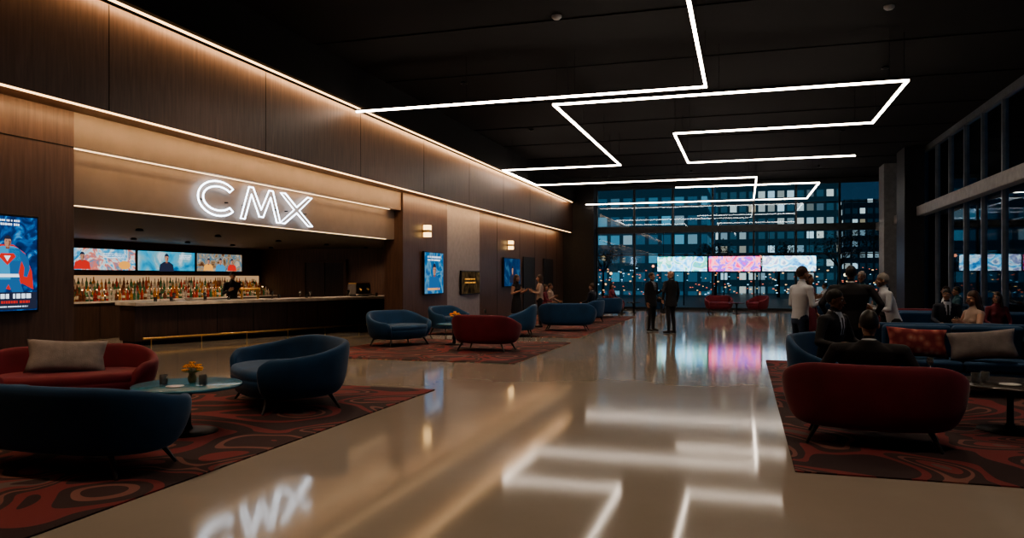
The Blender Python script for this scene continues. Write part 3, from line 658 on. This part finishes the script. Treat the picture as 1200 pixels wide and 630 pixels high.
def person(name,x,y,fx,fy,pose='stand',top=SUIT,bottom=SUIT,sk=SK1,hair='short',hm=H1,aL='down',aR='down',s=1.0,lean=0.0,jacket=True,shirt=True,female=False,skirt=False,z0=0,head=(0,0,0),seat=.5,sleeve=True,broad=1.0,prop=None):
    e=empty(name,(x,y,z0),face_rot(fx,fy),s)
    j=.014 if jacket else 0.0
    sh=(.165 if female else .195)*broad
    if pose=='stand': pel=Vector((0,.0,.97))
    else: pel=Vector((0,.10,seat/s+.10))
    ax=Vector((0,-math.sin(lean),math.cos(lean)))
    def T(h,dx=0,dy=0): return pel+ax*h+Vector((dx,dy,0))
    segs=[]
    b=bmesh.new()
    rings=[(-.12,.160,.118),(-.02,.168,.122),(.12,.142 if not female else .122,.102),(.25,.160 if not female else .14,.115),(.37,.182 if not female else .155,.122),(.46,.172 if not female else .148,.100),(.52,.105,.075),(.56,.062,.060)]
    if jacket: rings=[(-.20 if pose=='stand' else -.08,.188,.142)]+rings[1:]
    rows=[]
    for h,rx,ry in rings:
        if 0<h<.5: rx*=broad
        c=T(h); rows.append([b.verts.new((c.x+(rx+j)*math.cos(2*math.pi*i/24),c.y+(ry+j)*math.sin(2*math.pi*i/24),c.z)) for i in range(24)])
    for A,B in zip(rows[:-1],rows[1:]):
        for i in range(24): b.faces.new((A[i],A[(i+1)%24],B[(i+1)%24],B[i]))
    b.faces.new(rows[0][::-1]); b.faces.new(rows[-1])
    if female:
        for q in(-1,1): bm_ell(b,T(.33,q*.065,-.085),(.06,.05,.055),2)
    segs.append((T(-.14 if jacket else -.02),.15,T(.5),.12,'top'))
    if not jacket: segs.append((T(-.14),.15,T(-.06),.15,'bottom'))
    def B(p0,r0,p1,r1,tag):
        bm_caps(b,p0,r0,p1,r1); segs.append((Vector(p0),r0,Vector(p1),r1,tag))
    Nk=T(.53)
    hc=Nk+Vector((0,-.018-lean*.04,.165))
    B(Nk+Vector((0,.005,0)),.054,hc+Vector((0,.012,-.075)),.050,'skin')
    hands=[]
    for sg,arm in((-1,aR),(1,aL)):
        shp=T(.455,sg*sh); B(T(.46,sg*.06),.07,shp,.060+j*.6,'top')
        eo,wo=ARMS[arm]
        el=shp+Vector((eo[0]*sg,eo[1],eo[2])); wr=shp+Vector((wo[0]*sg,wo[1],wo[2]))
        tg='top' if sleeve else 'skin'
        B(shp,.056+j*.6,el,.042+j*.5,tg)
        B(el,.041+j*.5,wr,.028+j*.5,tg)
        hands.append((sg,wr,(wr-el).normalized()))
    for sg in(-1,1):
        hip=pel+Vector((sg*.088,0,-.05))
        if pose=='stand':
            kn=Vector((sg*.10,-.015,.50)); an=Vector((sg*.115,.02,.09))
        else:
            kn=pel+Vector((sg*.13,-.44,.0)); an=Vector((sg*.14,kn.y-.03,.09))
        B(hip,.094,kn,.060,'bottom' if not skirt or pose!='stand' else 'skin'); B(kn,.060,(an+kn)/2+Vector((0,.012,0)),.056,'bottom' if not skirt else 'skin'); B((an+kn)/2+Vector((0,.012,0)),.054,an,.044 if not skirt else .034,'bottom' if not skirt else 'skin')
        B(Vector((an.x,an.y+.03,.045)),.044,Vector((an.x+sg*.02,an.y-.16,.035)),.034,'shoe')
    if skirt and pose=='stand':
        r=[]
        for z,rx,ry in((.98,.165,.125),(.85,.19,.15),(.55,.21,.17),(.50,.20,.16)):
            r.append([b.verts.new((rx*math.cos(2*math.pi*i/24),ry*math.sin(2*math.pi*i/24),z)) for i in range(24)])
        for A,Bb in zip(r[:-1],r[1:]):
            for i in range(24): b.faces.new((A[i],Bb[i],Bb[(i+1)%24],A[(i+1)%24]))
        b.faces.new(r[0]); b.faces.new(r[-1][::-1]); segs.append((Vector((0,0,.95)),.19,Vector((0,0,.53)),.2,'top'))
    bmesh.ops.recalc_face_normals(b,faces=b.faces)
    me=remesh(b,.013,3,.5)
    mats=[top,bottom,sk,SHOE,WHITE]; idx={'top':0,'bottom':1,'skin':2,'shoe':3}
    for m in mats: me.materials.append(m)
    n=len(me.polygons); C=np.empty(n*3); me.polygons.foreach_get('center',C); C=C.reshape(-1,3)
    best=np.full(n,1e9); mi=np.zeros(n,dtype=np.int32)
    for p0,r0,p1,r1,tag in segs:
        a=np.array(p0); d=np.array(p1)-a; t=np.clip(((C-a)@d)/max(1e-9,(d@d)),0,1)
        dist=np.linalg.norm(C-(a+t[:,None]*d),axis=1)-(r0+(r1-r0)*t)
        if tag=='skin' : dist=dist+.004
        k=dist<best; best[k]=dist[k]; mi[k]=idx[tag]
    if shirt and jacket:
        r=C-np.array(pel); hh=r@np.array(ax); yy=r[:,1]+hh*math.sin(lean)
        k=(yy<-.03)&(hh>.14)&(hh<.56)&(np.abs(r[:,0])<(hh-.14)*.17)&(mi==0); mi[k]=4
        k2=k&(np.abs(r[:,0])<.018)&(hh<.50); mi[k2]=1
    me.polygons.foreach_set('material_index',mi)
    obj('body',me,mats,e)
    if shirt:
        bb=bmesh.new(); rows=[]
        for rr_,zz in((.060,-.012),(.064,-.005),(.062,.035),(.056,.035),(.054,-.01)):
            rows.append([bb.verts.new((Nk.x+rr_*math.cos(2*math.pi*i/20),Nk.y+.004+rr_*1.02*math.sin(2*math.pi*i/20),Nk.z+zz+ (.0 if zz<0 else .012*math.sin(2*math.pi*i/20)))) for i in range(20)])
        for A,Bb in zip(rows,rows[1:]+rows[:1]):
            for i in range(20): bb.faces.new((A[i],A[(i+1)%20],Bb[(i+1)%20],Bb[i]))
        bm_obj('shirt_collar',bb,WHITE if jacket else top,e,smooth=True)
    H=empty('head_pivot',hc); H.parent=e; H.rotation_euler=head
    h=bpy.data.objects.new('head',head_mesh(sk)); COL.objects.link(h); h.parent=H
    f=bpy.data.objects.new('face_features',EYES); COL.objects.link(f); f.parent=H
    if hair:
        q=bpy.data.objects.new('hair',get_hair(hair,hm)); COL.objects.link(q); q.parent=H
    for sg,wr,d in hands:
        hd=bpy.data.objects.new('hand_'+('left' if sg>0 else 'right'),get_hand(sk)); COL.objects.link(hd); hd.parent=e
        hd.location=wr; hd.rotation_mode='QUATERNION'; hd.rotation_quaternion=Vector((0,0,-1)).rotation_difference(d); hd.scale=(sg,1,1)
        if prop and ((prop=='L')==(sg>0)):
            g=wr+d*.10+Vector((-sg*.03,0,-.02)); lathe('held_glass',[(.026,0),(.033,.10),(.03,.10),(.024,.01)],DRINK,e,g,14)
    return e
person('man_in_suit',-2.02,22.4,-.75,.55,aL='pocket',aR='down',hair=None,sk=SK1,broad=1.14,s=1.02)
person('man_in_suit',-2.66,23.1,.9,-.5,aL='hold',aR='down',sk=SK2,hm=H2,s=.99,prop='L',broad=1.12)
person('woman_standing',-6.85,22.9,.85,-.3,top=SUIT,bottom=SUIT,sk=SK1,hair='long',hm=H2,aL='hold',aR='hold',female=True,jacket=False,shirt=False,skirt=True,s=.95,z0=Rr,sleeve=False,broad=1.1)
person('woman_standing',-6.30,23.7,-.85,-.3,top=CREAM,bottom=SUIT,sk=SK1,hair='long',hm=H2,aL='front',aR='hold',female=True,jacket=False,shirt=False,s=.95,z0=Rr,broad=1.1)
person('man_in_white_shirt',.88,13.2,.75,.4,top=WHITE,bottom=JEANS,jacket=False,aL='hold',aR='hold',sk=SK2,hm=H2,lean=.06,z0=Rr,broad=1.25)
person('man_in_suit',1.62,13.0,.1,1,aL='pocket',aR='pocket',sk=SK2,s=1.0,z0=Rr,broad=1.4)
person('man_in_white_shirt',2.34,13.6,-.8,-.1,top=WHITE,bottom=SUIT,jacket=False,aL='front',aR='hold',sk=SK2,hair='short',hm=H3,lean=.32,s=.95,z0=Rr,broad=1.15)
person('man_standing',2.35,17.2,-.4,-.8,top=TEAL,bottom=SUIT,jacket=False,sk=SK2,hm=H3,s=.98)
person('woman_standing',1.35,17.6,.7,-.5,top=MAROON,bottom=SUIT,jacket=False,shirt=False,female=True,skirt=True,hair='long',hm=H2,sk=SK2,aR='hold',s=.95)
person('man_standing',3.1,19.2,-.8,.2,top=SUITN,bottom=SUIT,sk=SK1,hm=H2,aL='hold',s=.97,broad=1.1)
person('man_seated',1.20,8.35,.12,1,'sit',SUIT,SUIT,SK2,'short',H1,'rest_in','rest_in',s=1.08,lean=-.38,z0=Rr,seat=.33,broad=1.4,head=(.2,0,0))
person('man_seated',1.16,10.66,.80,-.5,'sit',SUIT,SUIT,SK3,'short',H1,'lap','rest_in',s=1.08,lean=.12,z0=Rr,seat=.46,head=(.1,0,.2),broad=1.3)
person('woman_seated',3.45,13.80,-.85,-.35,'sit',CREAM,SUIT,SK1,'long',H2,'out','lap',s=1.0,lean=.0,z0=Rr,seat=.47,jacket=False,shirt=False,female=True,sleeve=False,head=(.15,0,0),prop='L')
person('woman_seated',4.95,14.5,-.9,-.4,'sit',MAROON,SUIT,SK1,'long',H2,'lap','hold',s=.97,z0=Rr,seat=.47,jacket=False,shirt=False,female=True,sleeve=False)
person('woman_seated',3.95,12.0,-.15,-1,'sit',TEAL,SUIT,SK1,'long',H2,'lap','hold',s=.97,z0=Rr,seat=.45,jacket=False,shirt=False,female=True,head=(0,0,-.5))
person('man_seated',4.0,17.45,0,-1,'sit',SUITN,SUIT,SK2,'short',H1,'lap','lap',z0=Rr,seat=.45,head=(0,0,-.4))
person('woman_seated',4.9,17.45,0,-1,'sit',MAROON,SUIT,SK1,'long',H2,'lap','lap',s=.94,z0=Rr,seat=.45,jacket=False,shirt=False,female=True,head=(0,0,-.7))
person('man_seated',5.2,22.2,-1,0,'sit',TEAL,SUIT,SK2,'short',H1,'lap','lap',z0=Rr,seat=.45,jacket=False)
person('man_seated',5.2,23.3,-1,0,'sit',WHITE,SUIT,SK1,'short',H2,'lap','lap',z0=Rr,seat=.45,jacket=False)
person('woman_seated',3.3,21.1,0,1,'sit',CREAM,SUIT,SK1,'long',H2,'lap','lap',s=.95,z0=Rr,seat=.45,jacket=False,shirt=False,female=True)
person('man_seated',3.0,32.45,-.8,-.3,'sit',WHITE,SUIT,SK2,'short',H1,'lap','lap',z0=0,seat=.48,jacket=False)
person('woman_seated',-7.2,28.2,.9,.1,'sit',MAROON,SUIT,SK1,'long',H2,'lap','lap',s=.95,z0=Rr,seat=.47,jacket=False,shirt=False,female=True)
person('man_seated',-7.2,29.0,.9,-.1,'sit',CREAM,SUIT,SK2,'short',H2,'lap','hold',s=.98,z0=Rr,seat=.47,jacket=False)
person('man_seated',-5.3,26.9,-.8,.2,'sit',SUITN,SUIT,SK1,'short',H2,'lap','rest_in',z0=Rr,seat=.47)
person('man_seated',-3.9,35.45,.8,-.3,'sit',TEAL,SUIT,SK2,'short',H1,'lap','lap',z0=0,seat=.48,jacket=False)
person('woman_seated',-5.6,33.95,.8,-.3,'sit',MAROON,SUIT,SK1,'long',H1,'lap','lap',s=.95,z0=0,seat=.48,jacket=False,shirt=False,female=True)
person('bartender',-14.3,18.8,.8,-.5,top=SUIT,bottom=SUIT,jacket=False,sk=SK1,aL='hold',aR='hold',shirt=False)

# ------------------------------------------------------------------ outside
ASP=simple('asphalt_wet',(.03,.035,.04),.3)
box('street_ground',-120,160,YB+.3,260,-.35,-.15,ASP); box('street_ground',XR+.4,160,-60,YB+.3,-.35,-.15,ASP)
LIT=[(.9,.6,.3),(.6,.8,.9),(.9,.85,.7)]
def tower(x0,x1,y0,y1,h,m): box('city_building',x0,x1,y0,y1,-.15,h,m)
F1=facade('facade_teal',(.020,.048,.066),LIT,.52,1.0,1.5,1.0,1.0)
F2=facade('facade_dark',(.008,.020,.030),LIT,.70,1.0,1.6,1.0,.8)
F3=facade('facade_blue',(.020,.055,.082),[(.1,.45,.6),(.3,.7,.85),(.8,.8,.7)],.74,1.3,1.9,.40,1.1)
F4=facade('facade_glass_side',(.030,.062,.095),[(.15,.3,.42),(.3,.5,.62),(.8,.7,.5)],.76,1.4,2.2,.32,2.0)
tower(-24,-3.5,78,96,40,F3); tower(-3.0,9.8,88,110,60,F1); tower(14,24,120,140,13,F2); tower(24.5,40,110,140,30,F1); tower(10.2,13.5,150,160,10,F2)
tower(26,40,20,46,40,F4); tower(24,38,48,80,34,F4); tower(28,42,-10,18,34,F4); tower(-48,-26,70,100,30,F1)
BARK=simple('bark',(.03,.02,.015),.9); FOL=simple('foliage_dark',(.015,.05,.03),.8)
def tree(x,y,h,seed):
    rr=random.Random(seed); e=empty('street_tree',(x,y,-.15)); b=bmesh.new()
    bm_cone(b,(0,0,0),.14,(0.05,0,h*.5),.09,10)
    tips=[]
    for i in range(9):
        a=rr.uniform(0,6.28); p=Vector((math.cos(a)*h*.22,math.sin(a)*h*.22,h*rr.uniform(.6,.9))); bm_cone(b,(0.05,0,h*.45),.05,p,.02,6); tips.append(p)
    bm_obj('trunk_and_branches',b,BARK,e)
    b=bmesh.new()
    for i in range(900):
        t=rr.choice(tips); p=t+Vector((rr.gauss(0,.09*h),rr.gauss(0,.09*h),rr.gauss(0,.07*h))); q=Vector((rr.uniform(-1,1),rr.uniform(-1,1),rr.uniform(-.5,.5))).normalized()*.16; r=q.cross(Vector((0,0,1)))*.5
        b.faces.new([b.verts.new(v) for v in(p-q,p+r,p+q,p-r)])
    bm_obj('foliage',b,FOL,e)
for i,(x,y,h) in enumerate(((12.5,72.5,7),(17,73,8),(8,72.5,6),(-13,72.5,5),(3,72.5,5),(-2.5,72.5,5),(13,30,6),(13,20,6),(13,11,6.5))): tree(x,y,h,i)
GL=[emit('globe_glow_%d'%i,c,3.0) for i,c in enumerate(((1,.5,.2),(1,.7,.4),(.6,.8,1),(1,.3,.15)))]
def lamp(x,y,m,h=3.6):
    e=empty('street_lamp',(x,y,-.15)); b=bmesh.new(); bm_cone(b,(0,0,0),.04,(0,0,h),.03,8); bm_obj('pole',b,BLACKM,e)
    b=bmesh.new(); bm_ell(b,(0,0,h+.08),(.10,.10,.10),2); bm_obj('globe',b,m,e)
for i in range(14):
    lamp(-14+i*2.5+random.uniform(-.6,.6),random.uniform(46,60),random.choice(GL),random.uniform(1.6,3.6))
for i in range(6): lamp(8.6+random.uniform(0,2),6+i*6,GL[1],random.uniform(1.8,3.6))
b=bmesh.new()
for i in range(420):
    x=random.uniform(-18,24); y=random.uniform(64,68); z=random.uniform(.1,2.4); q=random.uniform(.02,.055); bm_box(b,x-q*1.4,x+q*1.4,y,y+.1,z,z+q*1.5,random.randrange(3))
bm_obj('distant_shop_lights',b,[emit('shop_warm',(1,.5,.2),2.2),emit('shop_cool',(.5,.8,1),1.4),emit('shop_red',(1,.2,.1),1.4)])

# ------------------------------------------------------------------ world, camera
w=bpy.data.worlds.new('night_sky'); S.world=w; w.use_nodes=True; t=w.node_tree; bg=t.nodes['Background']
tc=N(t,'ShaderNodeTexCoord'); sp=N(t,'ShaderNodeSeparateXYZ'); t.links.new(tc.outputs['Generated'],sp.inputs[0])
c=ramp(t,sp.outputs[2],[(0.0,(.020,.052,.085)),(.25,(.008,.024,.05)),(1.0,(.003,.008,.02))]); t.links.new(c,bg.inputs[0]); bg.inputs[1].default_value=1.0
cam=bpy.data.cameras.new('camera'); cam.sensor_width=36; cam.lens=26.64; cam.shift_y=10/1200; cam.clip_end=600
co=bpy.data.objects.new('camera',cam); COL.objects.link(co); co.location=(0,0,1.62); co.rotation_euler=(math.radians(90),0,math.radians(17.0)); S.camera=co
try:
    S.view_settings.view_transform='AgX'; S.view_settings.look='AgX - Medium High Contrast'; S.view_settings.exposure=0.32
except Exception as ex: print(ex)
